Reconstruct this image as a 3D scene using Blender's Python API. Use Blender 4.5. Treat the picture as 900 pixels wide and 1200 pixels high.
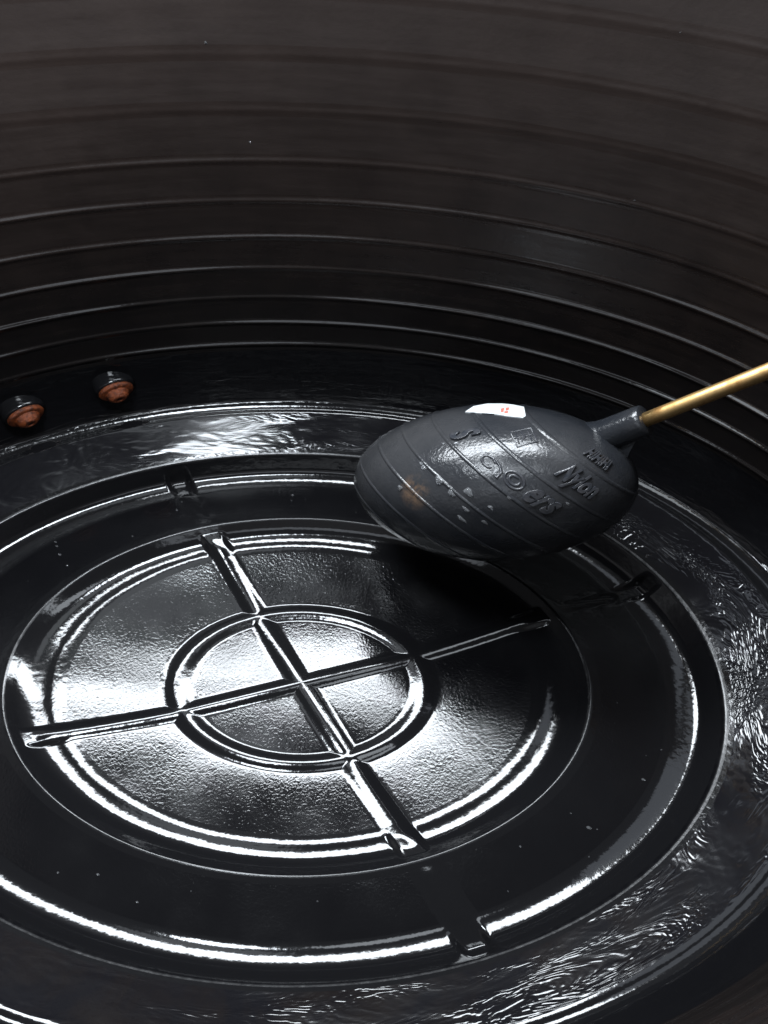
import bpy, bmesh, math, random
import numpy as np
from mathutils import Vector, Matrix

# ------------------------------------------------------------------ camera, world, light
scene = bpy.context.scene
for o in list(bpy.data.objects):
    bpy.data.objects.remove(o)
S = 0.18                       # metres for one unit (radius of the middle floor ring)
K = 0.65                       # the tank is oval: depth / width

CAM = np.array([0.29638, -1.20653, 2.6225])
PIT, YAW, ROL, FPX = 0.92094, -0.002, 0.03728, 875.43
_fw = np.array([math.sin(YAW)*math.cos(PIT), math.cos(YAW)*math.cos(PIT), -math.sin(PIT)])
_r = np.cross(_fw, [0, 0, 1]); _r /= np.linalg.norm(_r); _u = np.cross(_r, _fw)
RT = math.cos(ROL)*_r + math.sin(ROL)*_u
UP = -math.sin(ROL)*_r + math.cos(ROL)*_u
FW = _fw
cd = bpy.data.cameras.new('camera'); cam = bpy.data.objects.new('camera', cd)
scene.collection.objects.link(cam)
cd.sensor_fit = 'HORIZONTAL'; cd.sensor_width = 36.0; cd.lens = FPX/900*36
cd.clip_start = 0.01; cd.clip_end = 50
M = Matrix((RT, UP, -FW)).transposed().to_4x4(); M.translation = Vector(CAM*S)
cam.matrix_world = M
scene.camera = cam

world = bpy.data.worlds.new('World'); scene.world = world; world.use_nodes = True
bg = world.node_tree.nodes['Background']
bg.inputs[0].default_value = (0.93, 0.94, 1.0, 1); bg.inputs[1].default_value = 0.10

def area_lamp(name, loc, target, sx, sy, power, col, shape='ELLIPSE'):
    ld = bpy.data.lights.new(name, 'AREA'); ld.shape = shape; ld.size = sx*S; ld.size_y = sy*S
    ld.energy = power; ld.color = col
    lo = bpy.data.objects.new(name, ld); scene.collection.objects.link(lo)
    lo.location = Vector(loc)*S
    lo.rotation_euler = (Vector(target)-Vector(loc)).to_track_quat('-Z', 'Y').to_euler()
    return lo
area_lamp('added_rim_lamp', (-0.60, 0.15, 2.95), (-0.60, 0.15, 0), 0.62, 0.55, 1.2, (0.86, 0.93, 1.0))  # unseen small lamp added to brighten the rim line and ball sheen
area_lamp('added_hoop_lamp', (0.40, 0.02, 2.95), (0.40, 0.02, 0), 1.0, 0.5, 0.22, (0.86, 0.93, 1.0))  # unseen lamp added for highlights on the right-hand hoops
area_lamp('added_grey_fill', (-0.75, 0.80, 2.95), (-0.75, 0.80, 0), 1.0, 0.5, 0.06, (0.86, 0.93, 1.0))  # unseen dim lamp added for grey reflections on the outer floor
# lamp added as sky behind the viewer, for hoop highlights and corner greys
area_lamp('added_back_sky_fill', (-0.55, -2.3, 2.9), (-0.3, 0.6, 0.5), 2.4, 1.5, 0.55, (0.84, 0.91, 1.0))
area_lamp('added_ripple_fill', (1.60, 1.35, 2.95), (1.3, 0.2, 0.2), 1.15, 1.05, 0.13, (0.80, 0.88, 1.0))  # unseen lamp added to grey the rippled outer floor at the right
# daylight that comes in over the far rim through the open manhole
area_lamp('manhole_daylight', (-0.40, 1.61, 2.95), (-0.4, 0.0, 0), 2.75, 0.74, 7.0, (0.88, 0.94, 1.0), 'RECTANGLE')

vs = scene.view_settings
vs.view_transform = 'Standard'; vs.look = 'None'; vs.exposure = 0; vs.gamma = 1
scene.cycles.use_denoising = True
scene.cycles.max_bounces = 5

# ------------------------------------------------------------------ helpers
def link(o, parent=None):
    scene.collection.objects.link(o)
    if parent is not None: o.parent = parent
    return o
def tag(o, label=None, cat=None, group=None, kind=None):
    if label: o['label'] = label
    if cat: o['category'] = cat
    if group: o['group'] = group
    if kind: o['kind'] = kind
    return o
def empty(name, loc=(0, 0, 0)):
    o = bpy.data.objects.new(name, None); o.location = loc; o.empty_display_size = 0.05
    return link(o)
def mesh_np(name, V, F, N=None, attr=None, mat=None, parent=None):
    me = bpy.data.meshes.new(name)
    V = np.asarray(V, np.float32); F = np.asarray(F, np.int32)
    me.vertices.add(len(V)); me.vertices.foreach_set('co', V.ravel())
    n = F.shape[1]
    me.loops.add(F.size); me.loops.foreach_set('vertex_index', F.ravel())
    me.polygons.add(len(F))
    me.polygons.foreach_set('loop_start', np.arange(0, F.size, n, dtype=np.int32))
    me.polygons.foreach_set('loop_total', np.full(len(F), n, np.int32))
    me.update(calc_edges=True); me.validate()
    me.polygons.foreach_set('use_smooth', np.ones(len(me.polygons), bool))
    if attr is not None:
        a = me.attributes.new('polar', 'FLOAT_VECTOR', 'POINT'); a.data.foreach_set('vector', np.asarray(attr, np.float32).ravel())
    if N is not None and len(me.vertices) == len(N):
        me.normals_split_custom_set_from_vertices([tuple(v) for v in N])
    if mat: me.materials.append(mat)
    return link(bpy.data.objects.new(name, me), parent)
def mesh_bm(name, bm, mat, parent=None, smooth=True):
    me = bpy.data.meshes.new(name); bm.normal_update(); bm.to_mesh(me); bm.free()
    if smooth: me.polygons.foreach_set('use_smooth', np.ones(len(me.polygons), bool))
    me.materials.append(mat)
    return link(bpy.data.objects.new(name, me), parent)

# ------------------------------------------------------------------ materials
class NT:
    def __init__(s, name):
        s.m = bpy.data.materials.new(name); s.m.use_nodes = True; s.t = s.m.node_tree
        s.b = s.t.nodes['Principled BSDF']
    def n(s, typ, **kw):
        x = s.t.nodes.new(typ)
        for k, v in kw.items():
            if k.startswith('i_'):
                key = k[2:]; x.inputs[int(key) if key.isdigit() else key].default_value = v
            else: setattr(x, k, v)
        return x
    def l(s, a, b): s.t.links.new(a, b)
    def noise(s, vec, scale, detail=3, rough=0.5, dist=0.0):
        x = s.n('ShaderNodeTexNoise'); x.inputs['Scale'].default_value = scale; x.inputs['Detail'].default_value = detail
        x.inputs['Roughness'].default_value = rough; x.inputs['Distortion'].default_value = dist
        s.l(vec, x.inputs['Vector']); return x.outputs['Fac']
    def math(s, op, a, b=None, clamp=False):
        x = s.n('ShaderNodeMath', operation=op, use_clamp=clamp)
        for i, v in enumerate((a, b)):
            if v is None: continue
            if isinstance(v, (int, float)): x.inputs[i].default_value = v
            else: s.l(v, x.inputs[i])
        return x.outputs[0]
    def ramp(s, fac, lo, hi, a=0.0, b=1.0):
        x = s.n('ShaderNodeMapRange', clamp=True)
        x.inputs['From Min'].default_value = lo; x.inputs['From Max'].default_value = hi
        x.inputs['To Min'].default_value = a; x.inputs['To Max'].default_value = b
        s.l(fac, x.inputs['Value']); return x.outputs[0]
    def colmix(s, fac, a, b):
        x = s.n('ShaderNodeMix', data_type='RGBA'); x.inputs['A'].default_value = (*a, 1); x.inputs['B'].default_value = (*b, 1)
        s.l(fac, x.inputs['Factor']); return x.outputs['Result']
    def bump(s, height, dist, strength=1.0, normal=None):
        x = s.n('ShaderNodeBump'); x.inputs['Strength'].default_value = strength; x.inputs['Distance'].default_value = dist
        s.l(height, x.inputs['Height'])
        if normal is not None: s.l(normal, x.inputs['Normal'])
        return x.outputs['Normal']
    def obj(s): return s.n('ShaderNodeTexCoord').outputs['Object']
    def polar(s):
        return s.n('ShaderNodeAttribute', attribute_name='polar').outputs['Vector']
    def scaled(s, vec, sc):
        x = s.n('ShaderNodeMapping'); x.inputs['Scale'].default_value = sc; s.l(vec, x.inputs['Vector']); return x.outputs[0]

def mat_floor():
    """wet black plastic with a fine hammered skin"""
    t = NT('wet_black_plastic_floor'); o = t.obj(); b = t.b
    fine = t.noise(o, 560, 2, 0.5, 0.6)
    wide = t.noise(o, 60, 2, 0.5)
    patch = t.noise(o, 22, 3, 0.55)
    h = t.math('ADD', fine, t.math('MULTIPLY', wide, 1.0))
    n = t.bump(h, 0.00008, 1.0)
    t.l(n, b.inputs['Normal'])
    t.l(t.ramp(patch, 0.35, 0.7, 0.07, 0.17), b.inputs['Roughness'])
    t.l(t.colmix(patch, (0.004, 0.004, 0.005), (0.007, 0.007, 0.008)), b.inputs['Base Color'])
    b.inputs['IOR'].default_value = 1.5
    return t.m
def mat_rib():
    t = NT('wet_black_plastic_rib'); o = t.obj(); b = t.b
    h = t.math('ADD', t.noise(o, 260, 2, 0.5), t.math('MULTIPLY', t.noise(o, 70, 2), 1.5))
    t.l(t.bump(h, 0.00006, 1.0), b.inputs['Normal'])
    b.inputs['Roughness'].default_value = 0.08
    b.inputs['Base Color'].default_value = (0.008, 0.008, 0.009, 1)
    return t.m
def mat_outer():
    """outer floor under a film of water: long ripples that run round the tank"""
    t = NT('black_plastic_under_water_film'); p = t.polar(); o = t.obj(); b = t.b
    pv = t.scaled(p, (1.0, 1.0, 1.3))
    warp = t.noise(pv, 2.2, 4, 0.55, 0.8)
    lines = t.n('ShaderNodeMath', operation='SINE'); t.l(t.math('MULTIPLY', warp, 75.0), lines.inputs[0])
    where = t.noise(t.scaled(p, (1.0, 1.0, 1.6)), 1.3, 2, 0.5)
    sx = t.n('ShaderNodeSeparateXYZ'); t.l(p, sx.inputs[0])
    side = t.ramp(t.math('ADD', sx.outputs[0], t.math('MULTIPLY', sx.outputs[1], 0.0)), -0.6, 1.0)
    m = t.math('MULTIPLY', t.ramp(where, 0.42, 0.6), side)
    small = t.noise(pv, 14, 3, 0.6, 0.8)
    h = t.math('ADD', t.math('MULTIPLY', lines.outputs[0], t.math('MULTIPLY', m, 0.34)), t.math('MULTIPLY', t.math('MULTIPLY', small, t.math('ADD', side, 0.35)), 0.12))
    broad = t.noise(t.scaled(p, (1.0, 1.0, 0.8)), 2.6, 3, 0.55, 0.5)
    n1 = t.bump(h, 0.00015, 1.0, t.bump(broad, 0.0006, 1.0))
    t.l(n1, b.inputs['Normal'])
    t.l(t.ramp(t.noise(o, 14, 3), 0.3, 0.7, 0.04, 0.14), b.inputs['Roughness'])
    dirt = t.math('MULTIPLY', t.ramp(t.noise(o, 30, 5, 0.65, 0.5), 0.42, 0.66), t.ramp(sx.outputs[1], -0.9, -1.6))
    t.l(t.colmix(dirt, (0.006, 0.006, 0.008), (0.010, 0.008, 0.008)), b.inputs['Base Color'])
    return t.m
def mat_wall(name='black_plastic_wall', wet=0.20, dry=0.62):
    t = NT(name); o = t.obj(); b = t.b; p = t.polar()
    g = t.noise(t.scaled(p, (1, 1, 4)), 3, 5, 0.6)
    d = t.noise(o, 9, 4, 0.6)
    sx = t.n('ShaderNodeSeparateXYZ'); t.l(o, sx.inputs[0])
    runs = t.noise(t.scaled(p, (1, 1, 0.25)), 7, 4, 0.6)            # ragged edge of the drying and of the painted falloff
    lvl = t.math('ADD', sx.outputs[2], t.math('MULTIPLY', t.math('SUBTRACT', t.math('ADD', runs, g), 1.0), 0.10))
    dry_falloff = t.ramp(lvl, 0.12, 0.34)  # dry above, wet below; light falloff down the wall is painted in too
    t.l(t.math('ADD', t.ramp(dry_falloff, 0.0, 1.0, wet, dry), t.math('MULTIPLY', t.math('SUBTRACT', g, 0.5), 0.15)), b.inputs['Roughness'])
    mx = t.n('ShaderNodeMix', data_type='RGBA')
    t.l(dry_falloff, mx.inputs['Factor'])
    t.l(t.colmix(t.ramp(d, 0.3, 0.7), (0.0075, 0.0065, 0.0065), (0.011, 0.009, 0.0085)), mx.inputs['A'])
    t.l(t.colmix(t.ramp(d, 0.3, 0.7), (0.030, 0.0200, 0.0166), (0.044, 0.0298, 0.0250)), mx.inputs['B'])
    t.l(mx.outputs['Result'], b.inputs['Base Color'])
    h = t.math('ADD', t.noise(o, 300, 3), t.math('MULTIPLY', g, 0.3))
    t.l(t.bump(h, 0.0001, 1.0), b.inputs['Normal'])
    return t.m
def mat_fillet():
    t = NT('wet_black_plastic_corner'); o = t.obj(); b = t.b; p = t.polar()
    h = t.math('ADD', t.noise(t.scaled(p, (1, 1, 2.0)), 5, 3, 0.5, 0.6), t.math('MULTIPLY', t.noise(o, 200, 2), 0.03))
    t.l(t.bump(h, 0.0007, 1.0), b.inputs['Normal'])
    b.inputs['Roughness'].default_value = 0.07
    b.inputs['Base Color'].default_value = (0.006, 0.006, 0.007, 1)
    return t.m
def mat_simple(name, col, rough, metal=0.0, nscale=0, bump=0.0, col2=None):
    t = NT(name); b = t.b; b.inputs['Roughness'].default_value = rough; b.inputs['Metallic'].default_value = metal
    b.inputs['Base Color'].default_value = (*col, 1)
    if nscale:
        f = t.noise(t.obj(), nscale, 4, 0.6)
        if col2: t.l(t.colmix(t.ramp(f, 0.35, 0.65), col, col2), b.inputs['Base Color'])
        t.l(t.ramp(f, 0.3, 0.7, rough*0.8, min(1, rough*1.25)), b.inputs['Roughness'])
        if bump: t.l(t.bump(f, bump, 1.0), b.inputs['Normal'])
    return t.m
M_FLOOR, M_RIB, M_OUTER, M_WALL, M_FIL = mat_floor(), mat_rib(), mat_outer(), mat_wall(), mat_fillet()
M_SHO = mat_simple('worn_black_plastic_shoulder', (0.004, 0.004, 0.005), 0.22, 0, 180, 0.0001, (0.007, 0.007, 0.008))
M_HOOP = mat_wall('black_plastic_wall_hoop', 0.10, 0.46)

# ------------------------------------------------------------------ the tank
R1, R2, R3, R4, RW = 0.4757, 1.0, 1.4432, 1.83, 1.9457
TAPER = 0.069
HOOPS = [0.526, 0.634, 0.753, 0.884, 1.015, 1.157, 1.301, 1.467, 1.632, 1.80, 1.97]
ZTOP = 2.10
A_A, A_B = math.radians(25.25), math.radians(114.8)

def ridge(d, w, rnd):
    """straight-flanked ridge of half width w, height 1, rounded crest and foot"""
    o = np.linspace(-rnd, rnd, 9)
    return np.mean([np.clip(1-np.abs(d+k)/w, 0, 1) for k in o], axis=0)
def sstep(a, b, x):
    t = np.clip((x-a)/(b-a), 0, 1); return t*t*(3-2*t)

# radial samples: dense where there is relief
def dense(pts):
    out = []
    for a, b, st in pts:
        n = max(2, int(round((b-a)/st))); out += list(np.linspace(a, b, n, endpoint=False))
    return np.array(out)
rho = dense([(0.002, 0.08, 0.004), (0.08, 0.40, 0.012), (0.40, 0.56, 0.0035), (0.56, 0.86, 0.012), (0.86, 1.12, 0.0035),
             (1.12, 1.34, 0.012), (1.34, 1.60, 0.0035), (1.60, 1.78, 0.01), (1.78, 1.87, 0.0025)])
# slope of the floor along the radius, integrated to heights (0 at the middle ring)
SLR = [0, 0.45, 0.52, 0.62, 0.84, 0.89, 0.935, 0.985, 1.01, 1.032, 1.047, 1.078, 1.084, 1.105, 1.355, 1.40, 1.455, 1.48, 1.492, 1.535, 1.541, 1.785, 1.815, 1.865, 1.95]
SLV = [0, 0.0, 0.10, 0.145, 0.20, 0.20, 0.05, 0.17, 0.36, 0.50, 0.6, 0.6, -0.04, -0.05, -0.05, 0.12, 0.27, 0.62, 1.25, 1.25, 0.33, 0.36, 0.15, 0.60, 0.75]
FK = np.linspace(0, 1.92, 1600); _sl = np.interp(FK, SLR, SLV)
FZ = np.concatenate([[0], np.cumsum(0.5*(_sl[1:]+_sl[:-1])*np.diff(FK))]); FZ = FZ-np.interp(1.0, FK, FZ)
zfl = np.interp(rho, FK, FZ)
# corner fillet up to the wall
t = np.linspace(0, 1, 60)
p0 = np.array([1.87, float(np.interp(1.87, FK, FZ))])
p3 = np.array([RW, 0.49])
p1 = p0+np.array([0.04, 0.028]); p2 = p3-np.array([0.0, 0.09])
fil = ((1-t)**3)[:, None]*p0+(3*t*(1-t)**2)[:, None]*p1+(3*t*t*(1-t))[:, None]*p2+(t**3)[:, None]*p3
zw = dense([(0.49, ZTOP, 0.0042)])[1:]
pr = np.concatenate([rho, fil[:, 0], RW+TAPER*(zw-0.526)*(zw > 0.526)])
pz = np.concatenate([zfl, fil[:, 1], zw])
NF, NFI = len(rho), len(rho)+len(fil)
NS = len(pr); NT_ = 1280
th = np.linspace(-math.pi, math.pi, NT_, endpoint=False)
PR, TH = np.meshgrid(pr, th, indexing='ij'); PZ = np.repeat(pz[:, None], NT_, 1)
# in-profile normal (towards the inside)
dr, dz = np.gradient(pr), np.gradient(pz); L = np.hypot(dr, dz)
nr, nz = -dz/L, dr/L
# relief
dA = -np.sin(A_A)*PR*np.cos(TH)+np.cos(A_A)*PR*np.sin(TH)
dB = -np.sin(A_B)*PR*np.cos(TH)+np.cos(A_B)*PR*np.sin(TH)
dC = np.minimum(np.abs(dA), np.abs(dB))
isfl = (np.arange(NS) < NF)[:, None]
HC = 0.0138
amp_c = HC*(1-sstep(0.93, 1.04, PR)+0.30*sstep(1.08, 1.16, PR))*(1-sstep(1.35, 1.41, PR))
# where the cross passes through a ring the soft foot of the step is missing
ALT = np.where((FK > 0.885) & (FK < 1.05), np.maximum(_sl*0+0.235, 0), np.where((FK > 1.355) & (FK < 1.475), -0.05, _sl))
_d = np.concatenate([[0], np.cumsum(0.5*((ALT-_sl)[1:]+(ALT-_sl)[:-1])*np.diff(FK))])
_k1 = np.interp(1.05, FK, _d)
_d = np.where(FK < 1.2, _d*(1-sstep(1.045, 1.085, FK)), (_d-_k1)*(1-sstep(1.475, 1.54, FK)))
nc = 1-sstep(0.030, 0.062, dC)
fill = nc*np.interp(PR, FK, _d)
cross = np.maximum(ridge(dA, 0.042, 0.027), ridge(dB, 0.042, 0.027))*amp_c
r1 = ridge(PR-R1, 0.045, 0.028)*HC
rel = (cross**6+r1**6+1e-18)**(1/6.)
rel = np.where(isfl, rel+fill, 0)
# hoops on the wall
rng = np.random.RandomState(4)
hoop = np.zeros_like(PZ)
for i, hz in enumerate(HOOPS):
    am = (1.75-1.58*min(1, max(0, (hz-0.75)/0.75)))*(0.72+0.28*np.sin(2.3*TH+hz*5)*np.sin(5.1*TH+hz*11))
    hoop = hoop+ridge(PZ-hz-0.003*np.sin(3*TH+hz*4), 0.012, 0.0045)*0.012*am
    # shallow swell of each wall band between two hoops
swell = np.zeros_like(PZ)
for a, b_ in zip(HOOPS[:-1], HOOPS[1:]):
    q = np.clip((PZ-a)/(b_-a), 0, 1); swell += np.sin(math.pi*q)**2*(-0.002)*((PZ >= a) & (PZ <= b_))
iswall = (np.arange(NS) >= NFI)[:, None]
rel = rel+np.where(iswall, hoop+swell, 0)
# the moulding is not perfectly true: slow waviness
wav = 0.0022*np.sin(3*TH+1.3+2*PZ)+0.0014*np.sin(7*TH+0.4+5*PZ)+0.0008*np.sin(13*TH+9*PZ)
rel = rel+wav*np.clip(PR/1.2, 0, 1)**2
QR = PR+nr[:, None]*rel; QZ = PZ+nz[:, None]*rel
X = QR*np.cos(TH)*S; Y = QR*np.sin(TH)*K*S; Z = QZ*S
P = np.stack([X, Y, Z], -1)
ds = np.gradient(P, axis=0); dt = (np.roll(P, -1, 1)-np.roll(P, 1, 1))
NN = np.cross(ds, dt); NN /= np.linalg.norm(NN, axis=-1)[..., None]+1e-12
arc = np.concatenate([[0], np.cumsum(np.hypot(np.diff(pr), np.diff(pz)))])
PA = np.stack([2*np.cos(TH), 2*np.sin(TH), np.repeat(arc[:, None], NT_, 1)*3], -1)
# face classes
fi, fj = np.meshgrid(np.arange(NS-1), np.arange(NT_), indexing='ij')
fj2 = (fj+1) % NT_
quad = np.stack([fi*NT_+fj, (fi+1)*NT_+fj, (fi+1)*NT_+fj2, fi*NT_+fj2], -1)
fr = 0.5*(pr[:-1]+pr[1:])[:, None]*np.ones((1, NT_)); fz = 0.5*(pz[:-1]+pz[1:])[:, None]*np.ones((1, NT_))
fdA = 0.5*(dA[:-1]+dA[1:]); fdB = 0.5*(dB[:-1]+dB[1:])
secA = (fdA > 0).astype(int); secB = (fdB > 0).astype(int); sector = secA*2+secB
cls = np.full(fr.shape, -1)
fl = (np.arange(NS-1) < NF)[:, None] & (fr > 0)
zone = np.select([fr < R1, fr < R2, fr < R3], [0, 1, 2], 3)
cls = np.where(fl & (zone < 3), 100+zone*4+sector, cls)              # floor panels
arm = np.where(np.abs(fdA) < np.abs(fdB), secB, 2+secA)
cls = np.where(fl & (np.minimum(np.abs(fdA), np.abs(fdB)) < 0.066) & (fr < R3), 200+arm, cls)
for i, (a, b_) in enumerate([(R1-0.072, R1+0.072), (0.875, 1.125), (1.36, 1.57)]):
    cls = np.where(fl & (fr > a) & (fr < b_), 300+i, cls)
for i, (a, b_) in enumerate([(1.074, 1.092), (1.528, 1.550)]):
    cls = np.where(fl & (fr > a) & (fr < b_), 310+i, cls)
cls = np.where(fl & (fr >= 1.57), 400, cls)
cls = np.where(fl & (np.abs(fr-R4) < 0.035), 401, cls)
cls = np.where((np.arange(NS-1) >= NF)[:, None] & (np.arange(NS-1) < NFI)[:, None] & (fr > 0), 402, cls)
wl = (np.arange(NS-1) >= NFI)[:, None] & (fr > 0)
cls = np.where(wl, 500, cls)
for i, hz in enumerate(HOOPS):
    cls = np.where(wl & (np.abs(fz-hz) < 0.022), 600+i, cls)
cls = np.where(fl & (fr > R4+0.034), 402, cls)

tank = empty('water_tank')
tag(tank, 'oval black plastic water tank seen from inside, ringed floor and hooped wall, wet', 'water tank')
Vf, Nf, Af = P.reshape(-1, 3), NN.reshape(-1, 3), PA.reshape(-1, 3)
def piece(c, name, mat, parent):
    q = quad[cls == c]
    if len(q) == 0: return None
    u, inv = np.unique(q.ravel(), return_inverse=True)
    return mesh_np(name, Vf[u], inv.reshape(-1, 4), Nf[u], Af[u], mat, parent)
for c in range(100, 112): piece(c, 'floor_panel', M_FLOOR, tank)
for c in range(200, 204): piece(c, 'cross_rib', M_RIB, tank)
for c in range(300, 303): piece(c, 'ring_rib', M_RIB, tank)
for c in range(310, 312): piece(c, 'ring_shoulder', M_SHO, tank)
piece(400, 'outer_floor', M_OUTER, tank)
piece(401, 'rim_bead', M_RIB, tank)
piece(402, 'corner_fillet', M_FIL, tank)
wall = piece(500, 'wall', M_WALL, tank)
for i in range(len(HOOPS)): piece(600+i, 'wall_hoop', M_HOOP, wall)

# ------------------------------------------------------------------ helpers in scene units
def ray(px, py):
    d = FW+(px-450)/FPX*RT-(py-600)/FPX*UP
    return d
def at_depth(px, py, d): return CAM+ray(px, py)*d
def frame_from(axis, ref):
    a = np.array(axis)/np.linalg.norm(axis); b = np.array(ref)-a*np.dot(a, ref); b /= np.linalg.norm(b)
    return a, b, np.cross(a, b)
def revolve(name, prof, origin, a, b, c, mat, parent, n=64, close=True):
    """prof: list of (distance along a, radius), units"""
    bm = bmesh.new(); rings = []
    for s, r in prof:
        ring = []
        for k in range(n):
            ph = 2*math.pi*k/n
            v = (np.array(origin)+a*s+(b*math.cos(ph)+c*math.sin(ph))*r)*S
            ring.append(bm.verts.new(v))
        rings.append(ring)
    for i in range(len(rings)-1):
        for k in range(n):
            bm.faces.new((rings[i][k], rings[i][(k+1) % n], rings[i+1][(k+1) % n], rings[i+1][k]))
    if close:
        bm.faces.new(list(reversed(rings[0]))); bm.faces.new(rings[-1])
    return mesh_bm(name, bm, mat, parent)

# ------------------------------------------------------------------ float ball on its brass rod
t = NT('scuffed_black_float_plastic'); o_ = t.obj(); b_ = t.b
sc1 = t.noise(o_, 45, 5, 0.65); sc2 = t.noise(o_, 12, 4, 0.6)
t.l(t.colmix(t.ramp(sc2, 0.35, 0.7), (0.015, 0.017, 0.021), (0.046, 0.046, 0.048)), b_.inputs['Base Color'])
t.l(t.ramp(sc1, 0.3, 0.7, 0.15, 0.30), b_.inputs['Roughness'])
t.l(t.bump(t.math('ADD', t.noise(o_, 500, 3), t.math('MULTIPLY', sc1, 2.0)), 0.00022, 1.0), b_.inputs['Normal'])
M_BALL = t.m; BALL_T = t
t = NT('brass_rod'); o_ = t.obj(); b_ = t.b
f = t.noise(o_, 90, 5, 0.7)
t.l(t.colmix(t.ramp(f, 0.42, 0.68), (0.84, 0.56, 0.24), (0.40, 0.22, 0.08)), b_.inputs['Base Color'])
b_.inputs['Metallic'].default_value = 1.0; t.l(t.ramp(f, 0.3, 0.7, 0.34, 0.55), b_.inputs['Roughness'])
M_BRASS = t.m
M_MARK = mat_simple('glossy_black_float_lettering', (0.024, 0.027, 0.033), 0.15, 0, 200, 0.0002, (0.05, 0.05, 0.055))

BD = 2.70                               # depth of the ball centre
BC = at_depth(573, 564, BD); PX = BD/FPX
def pv(x, y, d=0.0): return (x*RT-y*UP-d*FW)*PX     # right, down, towards the viewer
AXV = pv(124, -46, 62)                  # centre to the neck pole
E1 = pv(117*0.79, 117*0.61, 10)
E2 = pv(-38*0.61, 38*0.79, 108)
ballthing = empty('float_ball', Vector(BC*S))
INV = Matrix.Translation(-Vector(BC*S))
def sup(q): return math.sqrt(max(0.0, 1-abs(q)**(2.25 if q < 0 else 2.1)))
Mb = np.stack([AXV, E1, E2], 1); Mn = np.linalg.inv(Mb).T
def ballpt(q, ph, off=0.0):
    l = np.array([q, sup(q)*math.cos(ph), sup(q)*math.sin(ph)])
    n = Mn @ l; n /= np.linalg.norm(n)
    return BC+Mb @ l+n*off
def on_ball(px, py, off=0.0):           # front point of the ball seen at a pixel
    d = ray(px, py); o = np.linalg.inv(Mb) @ (CAM-BC); v = np.linalg.inv(Mb) @ d
    A_, B_, C_ = v @ v, 2*o @ v, o @ o-1
    disc = max(B_*B_-4*A_*C_, 0); tt = (-B_-math.sqrt(disc))/2/A_
    l = o+v*tt; n = Mn @ l; n /= np.linalg.norm(n)
    return ballpt(max(-1, min(1, l[0])), math.atan2(l[2], l[1]), off), n
def grid_mesh(name, G, mat, parent, wrap=True, root=True):
    n, m = len(G), len(G[0]); V = np.array(G).reshape(-1, 3)*S
    F = [(i*m+j, i*m+(j+1) % m, (i+1)*m+(j+1) % m, (i+1)*m+j) for i in range(n-1) for j in range(m if wrap else m-1)]
    o = mesh_np(name, V, F, None, None, mat, parent)
    if root: o.matrix_parent_inverse = INV
    return o
NPH = 144
PHS = [2*math.pi*k/NPH for k in range(NPH)]
body = grid_mesh('ball', [[ballpt(-math.cos(math.pi*k/90), ph) for ph in PHS] for k in range(91)], M_BALL, ballthing)
for q0 in (-0.80, -0.57, -0.30, -0.05, 0.21, 0.477, 0.75):
    grid_mesh('raised_band', [[ballpt(q0+u*0.019, ph, 0.0036*(1-u*u)-0.0006) for ph in PHS] for u in np.linspace(-1, 1, 9)], M_BALL, body, root=False)
# neck and rod
NBASE = BC+pv(108, -43, 62)
RD = pv(92.4, -38.2, 88); RD = RD/np.linalg.norm(RD)
a, b, c = frame_from(RD, -FW)
RN = 20.0*PX*0.87
pf = [(-0.08, RN*1.5), (-0.02, RN*1.3), (0.0, RN*1.18), (0.02, RN*1.08), (0.05, RN*1.03), (0.160, RN*0.98), (0.175, RN*0.95), (0.179, RN*0.88), (0.179, RN*0.3)]
neck = revolve('neck', pf, NBASE, a, b, c, M_BALL, ballthing, 56); neck.matrix_parent_inverse = INV
for sgn, ln in ((-1, 0.19),):
    bm = bmesh.new(); w = 0.006
    outl = [(-0.04+q*0.18, RN*0.85+(1-q)**1.3*ln) for q in np.linspace(0, 1, 9)]+[(0.14, RN*0.5), (-0.08, RN*0.5)]
    dirn = -c*sgn
    lo = [bm.verts.new((NBASE+a*q+dirn*r_-b*w)*S) for q, r_ in outl]; hi = [bm.verts.new((NBASE+a*q+dirn*r_+b*w)*S) for q, r_ in outl]
    bm.faces.new(lo); bm.faces.new(list(reversed(hi)))
    for k in range(len(outl)):
        j = (k+1) % len(outl); bm.faces.new((lo[j], lo[k], hi[k], hi[j]))
    bmesh.ops.recalc_face_normals(bm, faces=bm.faces)
    mesh_bm('web', bm, M_BALL, neck, smooth=False)
RR = 9.0*PX*0.84
rod = revolve('rod', [(0.15+k*0.1, RR) for k in range(10)], NBASE, a, b, c, M_BRASS, ballthing, 40); rod.matrix_parent_inverse = INV
zs = [ballpt(-math.cos(math.pi*k/40), ph)[2] for k in range(41) for ph in PHS]; print('ball lowest', min(zs), 'centre', BC)

tag(ballthing, 'black egg-shaped plastic float with moulded lettering on a brass rod', 'float ball')

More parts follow.
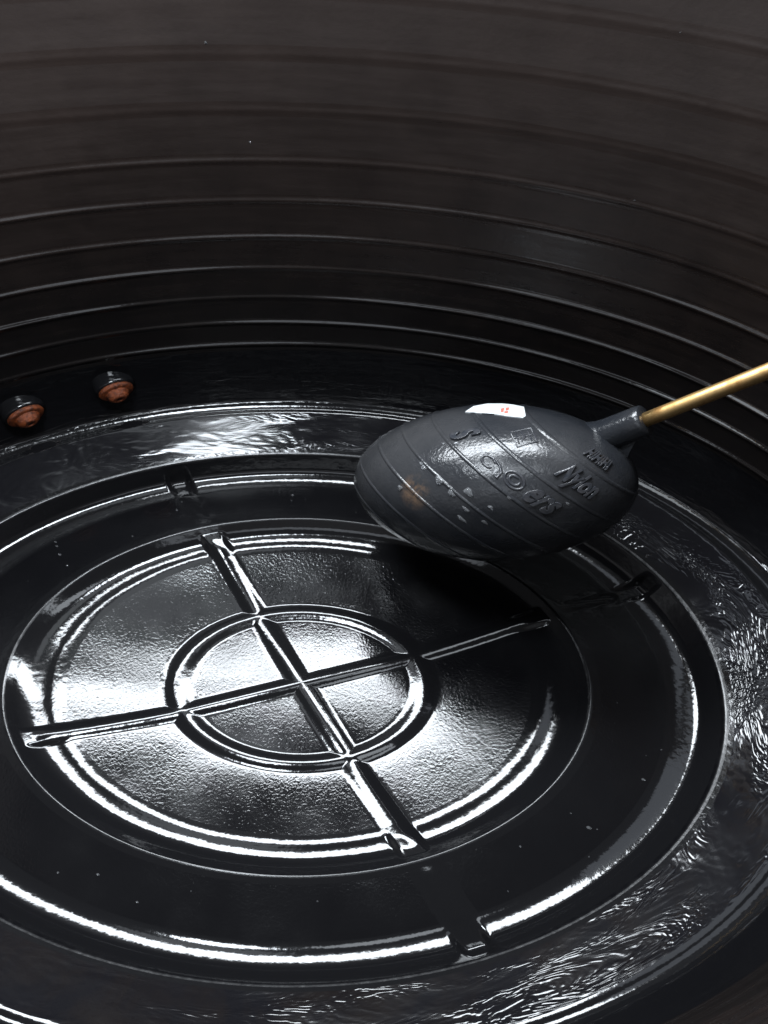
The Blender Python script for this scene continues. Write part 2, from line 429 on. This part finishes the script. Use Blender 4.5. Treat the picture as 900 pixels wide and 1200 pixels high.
# ---- moulded marks on the ball
def tube_on_ball(name, paths, rad, mat, parent, closed=False):
    """paths: pixel polylines laid on the ball as raised beads"""
    V, F = [], []
    for path in paths:
        P_ = [on_ball(*q) for q in path]; n = len(P_); base = len(V); m = 7
        for i in range(n):
            p, nn = P_[i]; tg = P_[min(i+1, n-1)][0]-P_[max(i-1, 0)][0]; tg /= np.linalg.norm(tg)+1e-9
            sd = np.cross(nn, tg); taper = 0.6 if i in (0, n-1) else 1.0
            for k in range(m):
                an = math.pi*k/(m-1); V.append((p+(sd*math.cos(an)*rad+nn*(math.sin(an)*rad*0.9-0.001))*taper)*S)
        for i in range(n-1):
            for k in range(m-1):
                F.append((base+i*m+k, base+i*m+k+1, base+(i+1)*m+k+1, base+(i+1)*m+k))
    return mesh_np(name, V, F, None, None, mat, parent)
def text_on_ball(name, txt, q0, ph0, dph, dq, shear=0.0):
    cu = bpy.data.curves.new('lettering_curve', 'FONT'); cu.body = txt; cu.size = 1.0; cu.extrude = 0.5; cu.resolution_u = 4
    cu.bevel_depth = 0.02; cu.bevel_resolution = 0; cu.offset = 0.02
    to = bpy.data.objects.new('lettering_source', cu); scene.collection.objects.link(to)
    dg = bpy.context.evaluated_depsgraph_get(); dg.update()
    me = bpy.data.meshes.new_from_object(to.evaluated_get(dg))
    bpy.data.objects.remove(to); bpy.data.curves.remove(cu)
    co = np.zeros(len(me.vertices)*3); me.vertices.foreach_get('co', co); co = co.reshape(-1, 3)
    out = np.array([ballpt(q0+y*dq, math.radians(ph0)-(x+y*shear)*dph, 0.008 if z > 0 else -0.004) for x, y, z in co])
    me.vertices.foreach_set('co', (out*S).astype(np.float32).ravel()); me.update()
    me.materials.append(M_MARK); me.name = name
    return link(bpy.data.objects.new(name, me), body)
def arc(cx, cy, rx, ry, a0, a1, rot=38, n=16):
    o = []
    for k in range(n+1):
        t_ = math.radians(a0+(a1-a0)*k/n); x, y = rx*math.cos(t_), ry*math.sin(t_); r_ = math.radians(rot)
        o.append((cx+x*math.cos(r_)-y*math.sin(r_), cy+x*math.sin(r_)+y*math.cos(r_)))
    return o
text_on_ball('lettering', 'S', 0.25, 140, 0.22, 0.26)
text_on_ball('lettering', 'ers', 0.27, 88, 0.24, 0.27)
text_on_ball('lettering', 'Nylon', 0.56, 92, 0.19, 0.20)
text_on_ball('lettering', 'HIHIHI', 0.80, 96, 0.14, 0.10)
tube_on_ball('swoosh_mark', [arc(573, 541, 9, 6, 40, 330), [(581, 539), (586, 546), (588, 554), (582, 560), (579, 557)]], 0.0055, M_MARK, body)
tube_on_ball('round_emblem', [arc(603, 563, 13, 9, 0, 360), arc(603, 563, 7, 5, -30, 290)], 0.0055, M_MARK, body)
bx = [(599, 507), (623, 502), (631, 518), (607, 524), (599, 507)]
tube_on_ball('square_emblem', [bx, [(605, 508), (609, 520)], [(611, 506), (616, 512), (612, 518)], [(619, 505), (624, 517)], [(604, 514), (626, 509)]], 0.0045, M_MARK, body)
# torn white sticker with a red print
M_STK = mat_simple('white_sticker_paper', (0.72, 0.74, 0.75), 0.55, 0, 300, 0.0001, (0.62, 0.65, 0.66))
M_RED = mat_simple('red_sticker_ink', (0.65, 0.16, 0.12), 0.55)
def patch_on_ball(name, poly, off, mat, parent, sub=7):
    bm = bmesh.new(); vs_ = [bm.verts.new((x, y, 0)) for x, y in poly]; f = bm.faces.new(vs_)
    bmesh.ops.triangulate(bm, faces=[f]); bmesh.ops.subdivide_edges(bm, edges=bm.edges[:], cuts=sub, use_grid_fill=True)
    r = bmesh.ops.extrude_face_region(bm, geom=bm.faces[:])
    top = {v for v in r['geom'] if isinstance(v, bmesh.types.BMVert)}
    for v in bm.verts:
        p, n = on_ball(v.co.x, v.co.y, off if v in top else -0.002); v.co = Vector(p*S)
    bmesh.ops.recalc_face_normals(bm, faces=bm.faces)
    return mesh_bm(name, bm, mat, parent, smooth=False)
stk = patch_on_ball('sticker', [(546, 484), (556, 477.5), (572, 474.6), (590, 474.6), (603, 476), (615, 478.5), (616, 482.5), (608, 483.5), (617, 489), (614, 491), (596, 489), (580, 486.5), (577, 480.5), (562, 481), (566, 485.5)], 0.003, M_STK, body)
for q in ([(588, 481), (592, 480), (591, 485), (588, 485)], [(594, 480), (598, 479.5), (597, 482.5), (593.5, 483)], [(592, 484), (597, 483.5), (596, 486), (592, 486)]):
    patch_on_ball('red_print', q, 0.0045, M_RED, body, 2)
# drops of water on the ball
t = NT('water_drop_clear'); t.b.inputs['Base Color'].default_value = (0.9, 0.92, 0.95, 1); t.b.inputs['Roughness'].default_value = 0.03
t.b.inputs['Transmission Weight'].default_value = 0.9; t.b.inputs['IOR'].default_value = 1.33; M_DROP = t.m
rng = random.Random(7)
# an orange-brown smear on the skin of the ball
sp, _n = on_ball(486, 577); sp = sp*S
t = BALL_T; geo = t.n('ShaderNodeNewGeometry').outputs['Position']
vd = t.n('ShaderNodeVectorMath', operation='DISTANCE'); t.l(geo, vd.inputs[0]); vd.inputs[1].default_value = tuple(sp)
sm = t.math('MULTIPLY', t.ramp(vd.outputs['Value'], 0.012, 0.002), t.ramp(t.noise(t.obj(), 160, 4, 0.6), 0.42, 0.62))
old = t.b.inputs['Base Color'].links[0].from_socket
mx = t.n('ShaderNodeMix', data_type='RGBA'); t.l(t.math('MULTIPLY', sm, 0.3), mx.inputs['Factor']); t.l(old, mx.inputs['A']); mx.inputs['B'].default_value = (0.42, 0.24, 0.12, 1)
t.l(mx.outputs['Result'], t.b.inputs['Base Color'])
drops = [(515, 563, 6, 4), (529, 578, 5, 3), (549, 577, 6, 4), (497, 548, 4, 2.5), (494, 543, 3, 2), (546, 597, 5, 2), (575, 595, 3.5, 2), (541, 608, 6, 2.2), (536, 520, 4, 2), (558, 549, 3, 1.8), (568, 612, 4, 1.8), (470, 572, 3.5, 3), (690, 575, 3, 2), (665, 590, 2.5, 1.6), (520, 520, 2.5, 1.6), (597, 583, 4, 2)]
for x, y, rx, ry in drops:
    bm = bmesh.new(); bmesh.ops.create_uvsphere(bm, u_segments=12, v_segments=8, radius=1.0)
    p, n = on_ball(x, y); ex = RT*0.8-UP*0.6; ex = ex-n*np.dot(ex, n); ex /= np.linalg.norm(ex); ey = np.cross(n, ex)
    for v in bm.verts:
        k = 1+0.18*math.sin(3*math.atan2(v.co.y, v.co.x)+x)
        v.co = Vector((p+ex*v.co.x*rx*PX*k+ey*v.co.y*ry*PX*k+n*max(v.co.z, -0.2)*ry*PX*0.55)*S)
    mesh_bm('water_drop', bm, M_DROP, body)

# ------------------------------------------------------------------ rusty outlet fittings low on the wall
t = NT('rusted_brass'); o_ = t.obj(); f = t.noise(o_, 330, 5, 0.7); f2 = t.noise(o_, 45, 3)
t.l(t.colmix(t.ramp(f, 0.35, 0.65), (0.30, 0.072, 0.020), (0.06, 0.018, 0.010)), t.b.inputs['Base Color'])
t.l(t.ramp(f2, 0.3, 0.7, 0.3, 0.55), t.b.inputs['Roughness']); t.b.inputs['Metallic'].default_value = 0.25
t.l(t.bump(f, 0.0012, 1.0), t.b.inputs['Normal']); M_RUST = t.m
M_BORE = mat_simple('dark_pipe_bore', (0.02, 0.012, 0.01), 0.5)
def fitting(px, py, label, sz):
    d = ray(px, py); lo_, hi_ = 1.0, 6.0
    for _ in range(60):
        m_ = 0.5*(lo_+hi_); q = CAM+d*m_
        if math.hypot(q[0], q[1]/K) < 1.875: lo_ = m_
        else: hi_ = m_
    p = CAM+d*lo_
    ax = np.array([-p[0], -p[1], 0.0]); ax /= np.linalg.norm(ax); ax = ax+np.array([0.1, -0.5, -0.30]); ax /= np.linalg.norm(ax)
    th_ = empty('outlet_fitting', Vector((p-ax*0.03)*S)); iv = Matrix.Translation(-Vector((p-ax*0.03)*S))
    tag(th_, label, 'pipe fitting', 'outlet fittings on the lower wall')
    a, b, c = frame_from(ax, [0, 0, 1]); b = b*0.66
    fl_ = revolve('flange', [(-0.10, sz*0.9), (-0.004, sz*1.12), (0.004, sz*1.15), (0.010, sz*1.10), (0.014, sz*1.0), (0.014, sz*0.5)], p, a, b, c, M_RUST, th_, 40); fl_.matrix_parent_inverse = iv
    ws = revolve('washer', [(-0.10, sz*1.30), (-0.016, sz*1.34), (-0.009, sz*1.30), (-0.005, sz*1.22), (-0.004, sz*1.05)], p, a, b, c, M_RIB, th_, 40, close=False); ws.matrix_parent_inverse = iv
    pf = [(0.0, sz*0.80)]
    for k in range(4):
        pf += [(0.012+k*0.008, sz*(0.84-0.05*k)), (0.016+k*0.008, sz*(0.72-0.05*k))]
    pf += [(0.046, sz*0.50), (0.049, sz*0.40), (0.050, sz*0.20), (0.044, sz*0.18)]
    st = revolve('threaded_stub', pf, p, a, b, c, M_RUST, th_, 40, close=False); st.matrix_parent_inverse = iv
    bo = revolve('bore', [(0.044, sz*0.185), (0.045, sz*0.17), (0.0455, 0.001)], p, a, b, c, M_BORE, th_, 32, close=False); bo.matrix_parent_inverse = iv
fitting(30, 487, 'rusty orange threaded outlet fitting cut by the left edge of the picture', 0.066)
fitting(136, 458, 'darker rusty brown outlet fitting, the one nearer the middle of the wall', 0.064)

# ------------------------------------------------------------------ beads of water left on the floor and wall
rngd = np.random.RandomState(11)
V, F = [], []
bmt = bmesh.new(); bmesh.ops.create_icosphere(bmt, subdivisions=1, radius=1.0)
tv = np.array([v.co[:] for v in bmt.verts]); tf = np.array([[v.index for v in f.verts] for f in bmt.faces]); bmt.free()
for k in range(70):
    if k < 45:
        i = np.searchsorted(pr[:NF], 1.12+0.26*rngd.rand())
    else:
        i = NFI+rngd.randint(20, NS-NFI-30)
    j = rngd.randint(NT_); c0 = P[i, j]; n0 = NN[i, j]
    if n0[2] < 0 and i < NF: n0 = -n0
    if i >= NFI and np.dot(n0[:2], c0[:2]) > 0: n0 = -n0
    r_ = (0.0004+0.0008*rngd.rand()**2)*(0.75 if i >= NFI else 1)
    e1 = np.cross(n0, [0.3, 0.9, 0.2]); e1 /= np.linalg.norm(e1); e2 = np.cross(n0, e1)
    st_ = 1+0.8*rngd.rand()
    V.append(c0+tv[:, :1]*e1*r_*st_+tv[:, 1:2]*e2*r_+tv[:, 2:]*n0*r_*0.35); F.append(tf+k*len(tv))
wd = mesh_np('water_droplets', np.concatenate(V), np.concatenate(F), None, None, M_DROP)
tag(wd, 'tiny clear water droplets scattered over the black floor and wall', 'droplets', kind='stuff')
